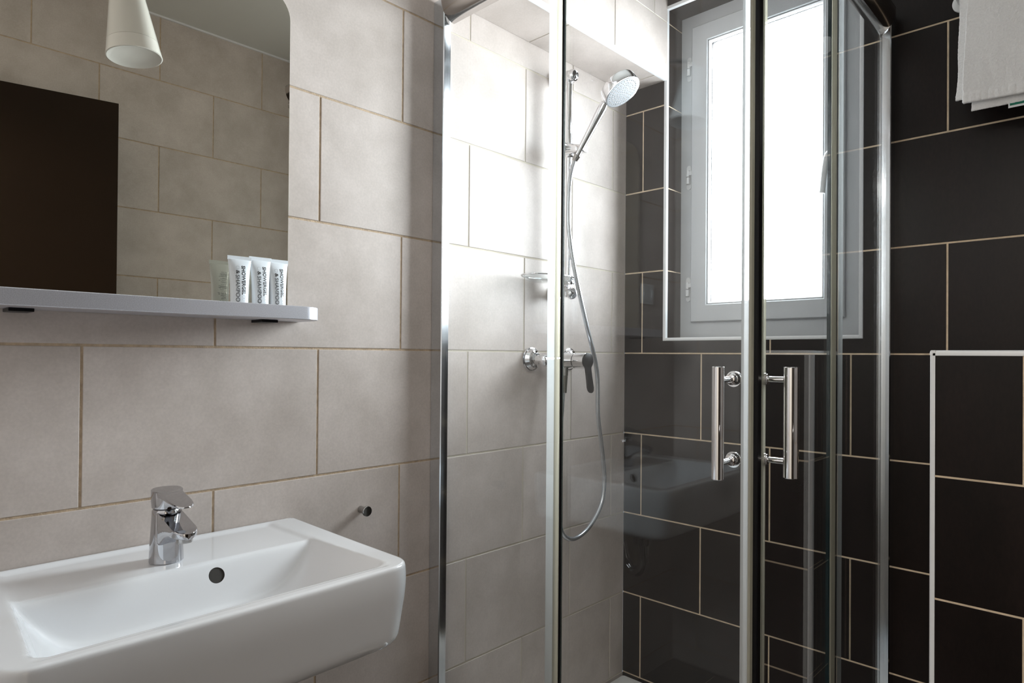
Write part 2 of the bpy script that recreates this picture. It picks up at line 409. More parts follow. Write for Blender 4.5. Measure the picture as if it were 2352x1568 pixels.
def quarter_bar(bm, a, b, w, nrm1, nrm2):
    # edge trim: a rounded corner bar from a to b, standing w wide on each of the two faces
    a, b, n1, n2 = Vector(a), Vector(b), Vector(nrm1), Vector(nrm2)
    pts = [(-0.001, -w), (0.0016, -w)] + [(-w*0.5+(w*0.5+0.0016)*math.cos(t*PI/12), -w*0.5+(w*0.5+0.0016)*math.sin(t*PI/12)) for t in range(0, 7)] + [(-w, 0.0016), (-w, -0.001)]
    prism(bm, pts, lambda p, q: a+n1*p+n2*q, lambda p, q: b+n1*p+n2*q)
bm = NB(); quarter_bar(bm, (SX, SY, SZ), (SX, D-0.001, SZ), 0.011, X_, -Z_)
struct(link('trim_2', bm, M_WHITE, smooth=50))
# white edge trim round the niche
bm = NB()
def rim(bm, x0, x1, z0, z1, w, y, t):
    o = [(x0, z0), (x1, z0), (x1, z1), (x0, z1)]; s = [(1, 1), (-1, 1), (-1, -1), (1, -1)]
    rings = []
    for (k, dy) in ((0, 0), (0, -t*0.6), (0.25, -t), (0.75, -t), (1, -t*0.6), (1, 0.012)):
        rings.append([bm.verts.new((p[0]+q[0]*w*k, y+dy, p[1]+q[1]*w*k)) for p, q in zip(o, s)])
    rings.append(rings[0])
    for a, b in zip(rings, rings[1:]):
        for i in range(4): bm.faces.new((a[i], a[(i+1) % 4], b[(i+1) % 4], b[i]))
rim(bm, NX0-0.004, NX1+0.004, NZ0-0.004, NZ1+0.004, 0.011, D, 0.003)
struct(link('trim_3', bm, M_WHITE))
# low boxed ledge at the right, tiled dark with white edge trim
LX, LY, LZ = 1.041, D-0.2, 1.2905
bm = NB()
tiled(bm, (0, LY, 0), X_, Z_, -Y_, LX+0.002, W-0.001, 0, LZ-0.002, rows, lambda i: 1.225 + (TW if (i-4) % 2 else 0), 0.0050, back=0.02)
tiled(bm, (LX, 0, 0), Y_, Z_, -X_, LY+0.02, D-0.001, 0, LZ-0.002, rows, lambda i: 1.0, 0.0042, back=0.02)
tiled(bm, (0, 0, LZ), X_, Y_, Z_, LX+0.002, W-0.001, LY+0.002, D-0.001, [LY-0.01, LY+0.4], lambda i: 1.225, 0.0042, back=0.02)
struct(link('wall_ledge', bm, [M_DARK, M_GROUT_D], smooth='rawflat'))
bm = NB()
quarter_bar(bm, (LX, LY, 0), (LX, LY, LZ-0.0), 0.0105, -X_, -Y_)
quarter_bar(bm, (LX, LY, LZ), (W-0.001, LY, LZ), 0.0115, Z_, -Y_)
quarter_bar(bm, (LX, LY, LZ), (LX, D-0.001, LZ), 0.0105, Z_, -X_)
struct(link('trim_4', bm, M_WHITE, smooth=50))
bm = NB(); box(bm, W-0.008, W, YF, D, ZC-0.008, ZC)
struct(link('trim_5', bm, M_WHITE))
# dark door leaf standing open against the right wall (seen in the mirror)
bm = NB()
hx, hyy, ex, ey = 1.775, -0.09, 1.60, 0.782
dv = Vector((ex-hx, ey-hyy, 0)); L_ = dv.length; dv.normalize(); nv = Vector((dv.y, -dv.x, 0))
P0 = Vector((hx, hyy, 0))
prism(bm, [(0, 0), (L_, 0), (L_, 0.035), (0, 0.035)], lambda a, b: P0+dv*a+nv*b+Z_*0.008, lambda a, b: P0+dv*a+nv*b+Z_*2.287, bev=0.0015)
door = struct(link('door_1', bm, M_DOOR))
bm = NB()
hp = P0+dv*(L_-0.06)+Z_*1.05
cyl(bm, hp-nv*0.0, hp-nv*0.012, 0.025); cyl(bm, hp-nv*0.01, hp-nv*0.055, 0.009)
tube(bm, catmull([hp-nv*0.05, hp-nv*0.052-dv*0.05, hp-nv*0.05-dv*0.12], 6), 0.009)
link('door_handle', bm, M_CHROME, door, smooth=40)

# ------------------------------------------------------------------ window
FY = D + ND            # frame front plane
win = bpy.data.objects.new('window_1', None); C.objects.link(win); win.location = (0.5, FY, NZ0); win['kind'] = 'structure'
def ringframe(bm, x0, x1, z0, z1, ix0, ix1, iz0, iz1, y0, y1, ch=0.002):
    def loop(a0, a1, c0, c1, y): return [bm.verts.new(p) for p in ((a0, y, c0), (a1, y, c0), (a1, y, c1), (a0, y, c1))]
    ls = [loop(x0, x1, z0, z1, y1), loop(x0, x1, z0, z1, y0+ch), loop(x0+ch, x1-ch, z0+ch, z1-ch, y0),
          loop(ix0-ch, ix1+ch, iz0-ch, iz1+ch, y0), loop(ix0, ix1, iz0, iz1, y0+ch), loop(ix0, ix1, iz0, iz1, y1)]
    ls.append(ls[0])
    for a, b in zip(ls, ls[1:]):
        for i in range(4): bm.faces.new((a[i], a[(i+1) % 4], b[(i+1) % 4], b[i]))
    # mitre joints as thin grooves on the face
bm = NB(); ringframe(bm, NX0+0.001, NX1-0.001, NZ0+0.001, NZ1-0.001, 0.235, 0.735, 1.415, 2.475, FY, FY+0.06)
link('window_frame', bm, M_PVC, win)
bm = NB(); SXa, SXb, SZa, SZb = 0.222, 0.752, 1.400, 2.492
GX0, GX1, GZ0, GZ1 = 0.293, 0.681, 1.471, 2.420
ringframe(bm, SXa, SXb, SZa, SZb, GX0-0.008, GX1+0.008, GZ0-0.008, GZ1+0.008, FY-0.016, FY+0.05, 0.003)
sash = link('sash', bm, M_PVC, win)
bm = NB(); ringframe(bm, GX0-0.008, GX1+0.008, GZ0-0.008, GZ1+0.008, GX0, GX1, GZ0, GZ1, FY-0.012, FY+0.03, 0.004)
link('glazing_bead', bm, M_WHITE, win)
bm = NB(); ringframe(bm, GX0, GX1, GZ0, GZ1, GX0+0.0015, GX1-0.0015, GZ0+0.0015, GZ1-0.0015, FY+0.004, FY+0.02, 0.0005)
link('gasket', bm, M_BLACK, win)
bm = NB(); box(bm, GX0+0.001, GX1-0.001, FY+0.014, FY+0.020, GZ0+0.001, GZ1-0.001); link('pane', bm, M_PANE, win)
for hz in (2.345, 1.94, 1.522):
    bm = NB(); x = 0.2065
    prism(bm, arc(x, hz+0.036, 0.009, 0, 180)+arc(x, hz-0.036, 0.009, 180, 360), lambda a, b: Vector((a, FY+0.001, b)), lambda a, b: Vector((a, FY-0.003, b)))
    cyl(bm, (x, FY-0.009, hz-0.026), (x, FY-0.009, hz-0.001), 0.0075)
    cyl(bm, (x, FY-0.009, hz+0.001), (x, FY-0.009, hz+0.026), 0.0068)
    box(bm, x, SXa+0.006, FY-0.014, FY-0.006, hz+0.006, hz+0.022, 0.002)
    link('hinge', bm, M_WHITE, win, smooth=40)
bm = NB()
wx = 0.716
prism(bm, arc(wx, 1.935, 0.014, 0, 180)+arc(wx, 1.845, 0.014, 180, 360), lambda a, b: Vector((a, FY-0.015, b)), lambda a, b: Vector((a, FY-0.022, b)), bev=0.0015)
cyl(bm, (wx, FY-0.02, 1.905), (wx, FY-0.052, 1.905), 0.010)
lv = catmull([(wx, FY-0.050, 1.915), (wx-0.004, FY-0.058, 1.90), (wx-0.010, FY-0.060, 1.86), (wx-0.018, FY-0.056, 1.79)], 8)
tube(bm, lv, lambda t: 0.0095-0.001*t, 14)
link('window_handle', bm, M_WHITE, win, smooth=40)

# ------------------------------------------------------------------ shower tray
AX1, AY0 = 0.925, 1.150      # outer limits of the enclosure
bm = NB()
TX1, TY0 = AX1+0.02, AY0-0.02
def rr_loop(x0, x1, y0, y1, r, z, n=6):
    pts = arc(x1-r, y0+r, r, -90, 0, n)+arc(x1-r, y1-r, r, 0, 90, n)+arc(x0+r, y1-r, r, 90, 180, n)+arc(x0+r, y0+r, r, 180, 270, n)
    return [bm.verts.new((a, b, z)) for a, b in pts]
zt = 0.062
e = 0.003
ls = [rr_loop(e, TX1, TY0, D-e, 0.01, 0.001), rr_loop(e, TX1, TY0, D-e, 0.01, zt-0.006), rr_loop(e+0.005, TX1-0.005, TY0+0.005, D-e-0.005, 0.01, zt),
      rr_loop(0.03, TX1-0.055, TY0+0.055, D-0.03, 0.05, zt), rr_loop(0.036, TX1-0.062, TY0+0.062, D-0.036, 0.05, zt-0.006),
      rr_loop(0.055, TX1-0.08, TY0+0.08, D-0.055, 0.06, zt-0.028), rr_loop(0.1, TX1-0.12, TY0+0.12, D-0.1, 0.06, zt-0.033)]
for a, b in zip(ls, ls[1:]):
    n_ = len(a)
    for i in range(n_): bm.faces.new((a[i], a[(i+1) % n_], b[(i+1) % n_], b[i]))
bm.faces.new(ls[-1]); bm.faces.new(ls[0][::-1])
tray = thing('shower_tray', 'white acrylic square shower tray on the floor inside the glass cubicle', 'shower tray', (0.46, 1.6, 0))
link('tray', bm, M_ACRYL, tray, smooth=40)
bm = NB(); lathe(bm, (0.46, 1.62, zt-0.034), Z_, [(0.045, 0), (0.045, 0.004), (0.038, 0.007), (0.001, 0.008)], 40); link('drain_cover', bm, M_CHROME, tray, smooth=40)

# ------------------------------------------------------------------ shower enclosure
enc = thing('shower_enclosure', 'corner shower cubicle of clear glass in polished aluminium frame below the window', 'shower enclosure', (0.46, 1.62, zt))
ZB, ZT = zt+0.001, 2.190
def wall_profile(parent):
    # local a = out from the wall, b = across the face (0 = outer face)
    pass
# side A stands in the plane y = AY0.., side B in the plane x = AX1..
def A(a, b, z): return Vector((a, AY0-0.010+b, z))          # a from left wall, b depth into the shower
def B(a, b, z): return Vector((AX1-0.0115-b, D-a, z))         # a from back wall
def both(fn):
    for f in (A, B): fn(f)
def mk_profile(f):
    bm = NB()
    o = [(0.0008, 0), (0.041, 0), (0.0435, 0.002), (0.0425, 0.007), (0.0388, 0.024), (0.037, 0.026), (0.036, 0.031), (0.0008, 0.031)]
    prism(bm, o, lambda a, b: f(a, b, ZB+0.045), lambda a, b: f(a, b, ZT+0.062), bev=0.0006, seg=1)
    link('wall_profile', bm, M_ALU, enc)
def mk_rail(f, la, lb):
    # top and bottom rails: rounded outwards like a half barrel
    for zz, up in ((ZT, 1), (ZB, 0)):
        bm = NB()
        if up:
            o = [(0.0355-0.0475*math.sin(t*PI/32), 0.055-0.055*math.cos(t*PI/32)) for t in range(0, 17)] + [(-0.012, 0.064), (-0.009, 0.068), (0.0355, 0.068)]
        else:
            o = [(0.0, 0.0), (0.0, 0.034), (0.004, 0.040), (0.030, 0.042), (0.036, 0.036), (0.036, 0.0)]
        prism(bm, o, lambda b, z: f(la, b, zz+z), lambda b, z: f(lb, b, zz+z))
        link('top_rail' if up else 'bottom_rail', bm, M_ALU if not up else M_RAIL, enc, smooth=40)
M_RAIL = simple('rail_aluminium', (0.60, 0.57, 0.55), 0.16, 1.0, var=0.02, vscale=12)
both(mk_profile)
LA = AX1-0.012; LB = D-AY0+0.010
mk_rail(A, 0.044, LA-0.052); mk_rail(B, 0.044, LB-0.052)
for z0_, z1_ in ((ZT, ZT+0.068), (ZB, ZB+0.042)):
    bm = NB()
    pa, pb, pc, pd = A(LA-0.052, 0.0, 0), A(LA-0.052, 0.036, 0), B(LB-0.052, 0.036, 0), B(LB-0.052, 0.0, 0)
    mid = (A(LA, 0.0, 0)+pa+pd)/3
    prism(bm, [(pa.x, pa.y), (mid.x, mid.y), (pd.x, pd.y), (pc.x, pc.y), (pb.x, pb.y)], lambda x, y: Vector((x, y, z0_)), lambda x, y: Vector((x, y, z1_)), bev=0.003)
    link('corner_joint', bm, M_RAIL, enc, smooth=40)
# fixed panes
def pane(f, a0, a1, b, name, parent, t=0.006, z0=ZB+0.035, z1=ZT+0.02):
    bm = NB()
    o = [(a0, b), (a1, b), (a1, b+t), (a0, b+t)]
    prism(bm, o, lambda a, c: f(a, c, z0), lambda a, c: f(a, c, z1))
    for fc in bm.faces:
        cc = fc.calc_area() < 0.05; fc.material_index = 1 if cc else 0
    return link(name, bm, [M_GLASS, M_GEDGE], parent)
def strip(f, a0, a1, b0, b1, name, parent, m, bev=0.001, z0=ZB+0.035, z1=ZT+0.005):
    bm = NB()
    prism(bm, [(a0, b0), (a1, b0), (a1, b1), (a0, b1)], lambda a, c: f(a, c, z0), lambda a, c: f(a, c, z1))
    if bev: bmesh.ops.bevel(bm, geom=list(bm.edges), offset=bev, segments=2, affect='EDGES')
    return link(name, bm, m, parent)
FIX = {'A': (0.4525, (0.4080, 0.4355), (0.4365, 0.4525), (0.4527, 0.4570)), 'B': (0.4900, (0.3910, 0.4265), (0.4610, 0.4900), (0.4270, 0.4605))}
for f, w_ in ((A, 'A'), (B, 'B')):
    e1_, s1, s2, s3 = FIX[w_]
    p = pane(f, 0.034, s2[0], 0.012, 'fixed_glass_panel', enc)
    q = strip(f, s1[0], s1[1], 0.0184, 0.0230, 'seal_strip', p, M_SEAL)
    q2 = strip(f, s2[0], s2[1], 0.0115, 0.0235, 'edge_seal', p, M_SEALY)
    q3 = strip(f, s3[0], s3[1], 0.0184 if w_ == 'B' else 0.0125, 0.0240 if w_ == 'B' else 0.0180, 'gasket_shadow_strip', p, M_BLACK)  # gasket on side A; on side B black colour stands for the seal's shadow gap
    q['label'] = 'milky plastic seal along the inner face'; q2['label'] = 'yellowed plastic edge seal'; q3['label'] = 'black strip for rubber gasket and painted shadow gap'
def mkdoor(f0, which):
    f = A if which == 'A' else (lambda a, b, z: B(a, b-0.0135+0.0127, z) if False else B(a, b, z) + Vector((0.0135, 0, 0)))
    z_in = 0.0265 if which == 'A' else 0.0265+0.0135+0.0005
    a0, a1 = 0.447, (0.882 if which == 'A' else 0.870)
    if which == 'B': a0 = 0.500
    d = pane(f, a0, a1, 0.0265, 'sliding_door', enc)
    e1 = strip(f, a0-0.003, a0+0.001, 0.0255, 0.0335, 'edge_seal', d, M_GEDGE)
    if which == 'A':
        m1 = strip(f, 0.8805, 0.8945, 0.0225, 0.0360, 'magnet_seal', d, M_SEAL)
        m2 = strip(f, 0.8947, 0.8995, 0.0225, 0.0360, 'magnet_core', d, M_SEALY)
    else:
        m1 = strip(f, 0.8680, 0.8870, 0.0225, 0.0360, 'magnet_seal', d, M_SEALY)
        m2 = strip(f, 0.8872, 0.9030, 0.0225, 0.0400, 'magnet_core', d, M_BLACK)
    # bar handle on two stand-offs with round caps through the glass
    bm = NB()
    ha = 0.8615 if which == 'A' else 0.8640
    off = -0.030 if which == 'A' else -0.0230
    br = 0.0108 if which == 'A' else 0.0135
    for z in (1.2295, 1.0775):
        cyl(bm, f(ha, 0.0265, z), f(ha, off, z), 0.0055)
        lathe(bm, f(ha, 0.0264, z), f(ha, off, z)-f(ha, 0.0265, z), [(0.0115, 0), (0.0115, 0.003), (0.010, 0.0045), (0.010, 0.006), (0.0085, 0.0075), (0.0065, 0.008)], 32)
        lathe(bm, f(ha, 0.0326, z), f(ha, 0.04, z)-f(ha, 0.0326, z), [(0.0150, 0), (0.0150, 0.008), (0.012, 0.012), (0.0001, 0.0125)], 32, capb=False)
    cyl(bm, f(ha, off, 1.048), f(ha, off, 1.2535), br, 40, ch=0.0012)
    h = link('door_handle', bm, M_CHROME, d, smooth=40)
    return d
mkdoor(A, 'A'); mkdoor(B, 'B')

# ------------------------------------------------------------------ wash basin
BZ = 0.892                      # rim height
BY0, BY1, BX = 0.125, 0.7355, 0.460
basin = thing('wash_basin', 'white ceramic wall-hung wash basin on the beige tiles under the mirror shelf', 'wash basin', (0, 0.431, BZ))
def sstep(t): t = max(0.0, min(1.0, t)); return t*t*(3-2*t)
def base_outline(n=260):
    # rounded rectangle: small radius at the wall, larger at the front; starts at back left
    raw = []
    x0, x1, y0, y1 = 0.0012, BX, BY0, BY1; rb, rf = 0.004, 0.045
    raw += arc(x1-rf, y0+rf, rf, -90, 0, 14)
    # front edge slightly bowed
    raw += [(x1+0.004*math.sin(PI*t/16), y0+rf+(y1-y0-2*rf)*t/16) for t in range(1, 16)]
    raw += arc(x1-rf, y1-rf, rf, 0, 90, 14)
    raw += [(x1-rf-(x1-rf-x0-rb)*t/12, y1) for t in range(1, 12)]
    raw += arc(x0+rb, y1-rb, rb, 90, 180, 3)
    raw += [(x0, y1-rb-(y1-y0-2*rb)*t/20) for t in range(1, 20)]
    raw += arc(x0+rb, y0+rb, rb, 180, 270, 3)
    raw += [(x0+rb+(x1-rf-x0-rb)*t/12, y0) for t in range(1, 12)]
    out = []
    for p in raw:
        if not out or math.dist(p, out[-1]) > 1e-5: out.append(p)
    # resample evenly
    P_ = out+[out[0]]; ds = [0]
    for a, b in zip(P_, P_[1:]): ds.append(ds[-1]+math.dist(a, b))
    res = []; j = 0
    for i in range(n):
        s = ds[-1]*i/n
        while ds[j+1] < s: j += 1
        t = (s-ds[j])/(ds[j+1]-ds[j]); a, b = P_[j], P_[j+1]
        res.append((a[0]+(b[0]-a[0])*t, a[1]+(b[1]-a[1])*t))
    return res
def basin_h(x, y):
    # inner sides of the bowl
    k = max(0, min(1, x/0.42))
    yr = 0.668+0.028*k; yl = 0.196-0.028*k
    dr, dl = yr-y, y-yl; db = x-0.178; df = 0.427-x
    z = 0.0
    # shallow step: the tap deck lies a little below the raised rim on both ends
    dk = sstep(min((0.682+0.015*k-y)/0.022, (y-0.182+0.015*k)/0.022, (x-0.004)/0.02, (0.444-x)/0.014))
    z -= 0.0045*dk
    def g(d, w): return max(0.0, d)/w
    a, b, c, e_ = g(dr, 0.17), g(dl, 0.12), g(db, 0.055), g(df, 0.07)
    m_ = [min(1.0, t) for t in (a, b, c, e_)]
    pr_ = [math.sin(PI/2*t)**1.0 for t in m_]
    pr_ = [sstep(t*0.93+0.0) if i > 1 else (1-(1-t)**1.7) for i, t in enumerate(m_)]
    # smooth intersection
    q = 0.0
    for t in pr_: q += max(t, 1e-4)**-5
    s = min(1.0, (q/1.0)**(-1/5)*1.0)
    if min(a, b, c, e_) <= 0: s = 0
    z -= 0.105*s
    return z
ol = base_outline()
NO = len(ol)
bm = NB(); rings = []
ycl, ycr = BY0+0.19, BY1-0.19; xc = 0.285
def med(p): return (xc, max(ycl, min(ycr, p[1])))
# top: rim to centre
ts = [0.0]+[1-(1-i/56)**1.0 for i in range(1, 57)]
def edge_drop(t, L):
    d = t*L; r = 0.007
    return -(r-math.sqrt(max(0, r*r-(r-min(d, r))**2)))
for t in [0, 0.004, 0.01, 0.018, 0.027, 0.038]+[0.038+0.962*i/60 for i in range(1, 60)]:
    ring = []
    for p in ol:
        m_ = med(p); L = math.dist(p, m_)
        x = p[0]+(m_[0]-p[0])*t; y = p[1]+(m_[1]-p[1])*t
        back = p[0] < 0.002
        z = basin_h(x, y) + (0 if back else edge_drop(t, L))
        ring.append(bm.verts.new((x, y, BZ+z)))
    rings.append(ring)
for a, b in zip(rings, rings[1:]):
    for i in range(NO): bm.faces.new((a[i], a[(i+1) % NO], b[(i+1) % NO], b[i]))
inner = rings[-1]; cen = [bm.verts.new((xc, max(ycl, min(ycr, p[1])), BZ-0.1095)) for p in ol]
for i in range(NO): bm.faces.new((inner[i], inner[(i+1) % NO], cen[(i+1) % NO], cen[i]))
bmesh.ops.remove_doubles(bm, verts=cen, dist=1e-5)
# outer walls
prev = rings[0]
def outer(h):  # inset of the outer wall at h below the rim
    s = 0.0008 - 0.0016*math.sin(PI*min(1, h/0.06)) if h < 0.06 else 0.0008+ (h-0.06)*0.11
    if h > 0.128: s += 0.030*(1-math.sqrt(max(0, 1-((h-0.128)/0.026)**2)))
    return s
for h in [0.010, 0.018, 0.03, 0.045, 0.06, 0.08, 0.1, 0.118, 0.128, 0.135, 0.141, 0.146, 0.150, 0.1525, 0.1539]:
    s = outer(h)-outer(0.007)
    sc = (BX-s)/BX; ring = []
    for i, p in enumerate(ol):
        x = p[0]*(1-s/BX) if p[0] > 0.002 else p[0]
        yc = (BY0+BY1)/2; hw = (BY1-BY0)/2
        y = yc+(p[1]-yc)*(hw-s)/hw
        ring.append(bm.verts.new((x, y, BZ-h)))
    for i in range(NO): bm.faces.new((prev[i], prev[(i+1) % NO], ring[(i+1) % NO], ring[i]))
    prev = ring
# underside towards the waste
for k in (0.25, 0.5, 0.8):
    ring = [bm.verts.new((p.co.x+(0.2-p.co.x)*k if ol[i][0] > 0.002 else p.co.x+(0.12-p.co.x)*k, p.co.y+(0.431-p.co.y)*k, BZ-0.154-0.02*k)) for i, p in enumerate(prev)] if k == 0.25 else \
           [bm.verts.new((0.2+(q.co.x-0.2)*(1-k), 0.431+(q.co.y-0.431)*(1-k), BZ-0.154-0.02*k)) for q in prev]
    for i in range(NO): bm.faces.new((prev[i], prev[(i+1) % NO], ring[(i+1) % NO], ring[i]))
    prev = ring
bm.faces.new(prev)
# cut the overflow hole
ovc = Vector((0.2165, 0.4845, 0.8672))
body = link('bowl', bm, [M_CERAMIC, M_HOLE], basin, smooth=60)
bm = NB(); lathe(bm, ovc+Vector((0.035, 0, 0.02)), (-1, 0, -0.42), [(0.0142, 0), (0.0142, 0.062)], 40)
cut = link('cut', bm, M_HOLE); cut.location = basin.location*-1+basin.location
md = body.modifiers.new('b', 'BOOLEAN'); md.operation = 'DIFFERENCE'; md.object = cut; md.solver = 'EXACT'
bpy.context.view_layer.update()
dg = bpy.context.evaluated_depsgraph_get()
nm = bpy.data.meshes.new_from_object(body.evaluated_get(dg), depsgraph=dg)
body.modifiers.clear(); body.data = nm; nm.name = 'bowl'
bpy.data.objects.remove(cut)
for pz in nm.polygons: pz.use_smooth = True
nm.set_sharp_from_angle(angle=math.radians(50))
bm = NB(); ax = Vector((1, 0, 0.42)).normalized()
bm.free()
bm = NB(); lathe(bm, (0.27, 0.431, BZ-0.1095), Z_, [(0.032, 0), (0.032, 0.002), (0.026, 0.004), (0.024, 0.002), (0.0001, 0.006)], 40, capb=False)
link('waste_plug', bm, M_CHROME, basin, smooth=40)
bm = NB(); cyl(bm, (0.2, 0.431, BZ-0.26), (0.2, 0.431, BZ-0.165), 0.028)
tube(bm, catmull([(0.2, 0.431, BZ-0.25), (0.2, 0.431, BZ-0.33), (0.17, 0.431, BZ-0.36), (0.13, 0.431, BZ-0.33), (0.11, 0.431, BZ-0.27), (0.08, 0.431, BZ-0.25), (0.001, 0.431, BZ-0.25)], 8), 0.017)
link('waste_trap', bm, M_CHROME, basin, smooth=40)

# ------------------------------------------------------------------ basin tap
TP = Vector((0.1205, 0.4230, BZ-0.0045))
tap = thing('basin_tap', 'chrome single-lever mixer tap standing on the white basin deck', 'tap', TP)
def sec_loop(bm, c, ax, ay, ra, rb, n=36, p=2.0):
    out = []
    for i in range(n):
        t = 2*PI*i/n; a, b = math.cos(t), math.sin(t)
        a = math.copysign(abs(a)**(2/p), a); b = math.copysign(abs(b)**(2/p), b)
        out.append(bm.verts.new(c+ax*ra*a+ay*rb*b))
    return out
def skin(bm, rings, cap=True):
    n = len(rings[0])
    for a, b in zip(rings, rings[1:]):
        for i in range(n): bm.faces.new((a[i], a[(i+1) % n], b[(i+1) % n], b[i]))
    if cap: bm.faces.new(rings[0][::-1]); bm.faces.new(rings[-1])
bm = NB(); rs = []
for z, r, sx, e_ in ((0.0, 0.0275, 0, 1), (0.0015, 0.0288, 0, 1), (0.004, 0.0288, 0, 1), (0.02, 0.0282, 0, 1), (0.04, 0.0274, 0.0, 1), (0.06, 0.0262, 0.0, 1.0), (0.08, 0.0252, 0, 1), (0.094, 0.0246, 0, 1), (0.097, 0.0225, 0, 1)):
    rs.append(sec_loop(bm, TP+Vector((sx, 0, z)), X_, Y_, r*e_, r, 44))
skin(bm, rs); link('tap_body', bm, M_CHROME_T, tap, smooth=40)
# spout: wedge leaving the body forwards and down to a flat round nose
bm = NB(); rs = []
def st(x): return 0.0925-0.00*x if x < 0.014 else 0.0935-0.235*(x-0.014)
xs_ = [0.0, 0.008, 0.014, 0.022, 0.032, 0.044, 0.056, 0.068, 0.084]+[0.084+0.026*math.sin(PI/2*k/9) for k in range(1, 10)]
for x in xs_:
    hw = 0.0212 if x <= 0.084 else 0.0212*math.sqrt(max(0.012, 1-((x-0.084)/0.0262)**2))
    tz = st(x)-0.0006*(x > 0.1); k = min(1, x/0.07); bz = 0.028+(0.0600-0.028)*sstep(k)
    e_ = min(0.0012, hw*0.3); rb = min(0.006, hw*0.45)
    rs.append([bm.verts.new(TP+Vector((x, q[0], q[1]))) for q in ((-hw, tz-e_), (-hw+e_, tz), (hw-e_, tz), (hw, tz-e_), (hw, bz+rb), (hw-rb*0.3, bz+rb*0.3), (hw-rb, bz), (-hw+rb, bz), (-hw+rb*0.3, bz+rb*0.3), (-hw, bz+rb))])
skin(bm, rs); link('spout', bm, M_CHROME_T, tap, smooth=30)
bm = NB(); lathe(bm, TP+Vector((0.088, 0, 0.0615)), (0.10, 0, -1), [(0.0135, 0), (0.0135, 0.009), (0.0125, 0.0105), (0.010, 0.0105), (0.009, 0.008), (0.0001, 0.008)], 32, capb=False)
link('aerator', bm, M_CHROME_D, tap, smooth=40)
bm = NB(); lathe(bm, TP+Z_*0.0945, Z_, [(0.0222, 0), (0.0222, 0.006)], 40); link('collar', bm, M_BLACK, tap, smooth=40)
# lever: round cap with a flat tongue sloping forwards
bm = NB(); rs = []
for z, r in ((0.0985, 0.0235), (0.1000, 0.0250), (0.1120, 0.0262), (0.1245, 0.0264)):
    rs.append(sec_loop(bm, TP+Vector((0, 0, z)), X_, Y_, r, r, 48))
def topz(x): return 0.1320-0.0*x if x < -0.005 else 0.1320-0.13*(x+0.005)-0.45*max(0, x-0.0)**2
r_ = 0.0264
lo = rs[-1]
hi = [bm.verts.new(Vector((v.co.x, v.co.y, TP.z+topz(v.co.x-TP.x)))) for v in lo]; rs.append(hi)
inn = [bm.verts.new(Vector((TP.x+(v.co.x-TP.x)*0.93, TP.y+(v.co.y-TP.y)*0.93, TP.z+topz((v.co.x-TP.x)*0.93)+0.0012))) for v in lo]; rs.append(inn)
skin(bm, rs)
tong = [(0.000, 0.0250), (0.014, 0.0222), (0.026, 0.0205), (0.045, 0.0200), (0.068, 0.0194), (0.085, 0.0168), (0.095, 0.0115), (0.0990, 0.005)]
rs = []
for x, hw in tong:
    zt_ = topz(x)+0.0010; th = 0.0105-0.10*x if x < 0.08 else 0.0022
    rs.append([bm.verts.new(TP+Vector((x, yy, zt_-dz))) for yy, dz in ((-hw, 0.0012), (-hw+0.0015, 0), (hw-0.0015, 0), (hw, 0.0012), (hw*0.95, th), (-hw*0.95, th))])
skin(bm, rs)
link('lever', bm, M_CHROME_T, tap, smooth=30)

# ------------------------------------------------------------------ mirror and shelf
MY0, MY1, MZ0, MZ1 = 0.172, 0.7115, 1.3735, 2.092
def rrect(y0, y1, z0, z1, r, n=10, bot=0.0):
    o = []
    if bot: o += arc(y0+bot, z0+bot, bot, 180, 270, n)+arc(y1-bot, z0+bot, bot, 270, 360, n)
    else: o += [(y0, z0), (y1, z0)]
    o += arc(y1-r, z1-r, r, 0, 90, n)+arc(y0+r, z1-r, r, 90, 180, n)
    return o
mir = thing('wall_mirror', 'frameless round-cornered mirror on beige tiles above the wash basin', 'mirror', (0.0, 0.431, MZ0))
bm = NB(); prism(bm, rrect(MY0+0.001, MY1-0.001, MZ0, MZ1-0.001, 0.058), lambda a, b: Vector((0.0008, a, b)), lambda a, b: Vector((0.0042, a, b)))
link('backing_board', bm, M_BLACK, mir)
bm = NB(); prism(bm, rrect(MY0, MY1, MZ0, MZ1, 0.058), lambda a, b: Vector((0.0043, a, b)), lambda a, b: Vector((0.0085, a, b)))
link('mirror_glass', bm, M_MIRROR, mir)
SH0, SH1, SD, SHZ0, SHZ1 = 0.118, 0.744, 0.120, 1.3445, 1.3730
shelf = thing('mirror_shelf', 'brushed silver wall shelf with rounded ends under the mirror', 'shelf', (0, 0.431, SHZ0))
def shelf_out(ins, r=0.045):
    return [(0.0010, SH0+ins), ] + arc(SD-ins-r, SH0+ins+r, r, -90, 0, 12) + arc(SD-ins-r, SH1-ins-r, r, 0, 90, 12) + [(0.0010, SH1-ins)]
bm = NB()
lv_ = [(0.0012, SHZ0), (0, SHZ0+0.0012), (0, SHZ1-0.0012), (0.0012, SHZ1), (0.004, SHZ1), (0.0055, SHZ1-0.0012)]
rings = [[bm.verts.new((a, b, z)) for a, b in shelf_out(i)] for i, z in [(0.006, SHZ0)]+lv_]
for a, b in zip(rings, rings[1:]):
    for i in range(len(a)): bm.faces.new((a[i], a[(i+1) % len(a)], b[(i+1) % len(a)], b[i]))
bm.faces.new(rings[-1]); bm.faces.new(rings[0][::-1])
link('shelf_board', bm, M_BRUSH, shelf, smooth=40)
for y in (SH0+0.095, SH1-0.095):
    bm = NB(); box(bm, 0.001, 0.055, y-0.018, y+0.018, SHZ0-0.006, SHZ0-0.0002, 0.001)
    link('bracket', bm, M_BLACK, shelf)

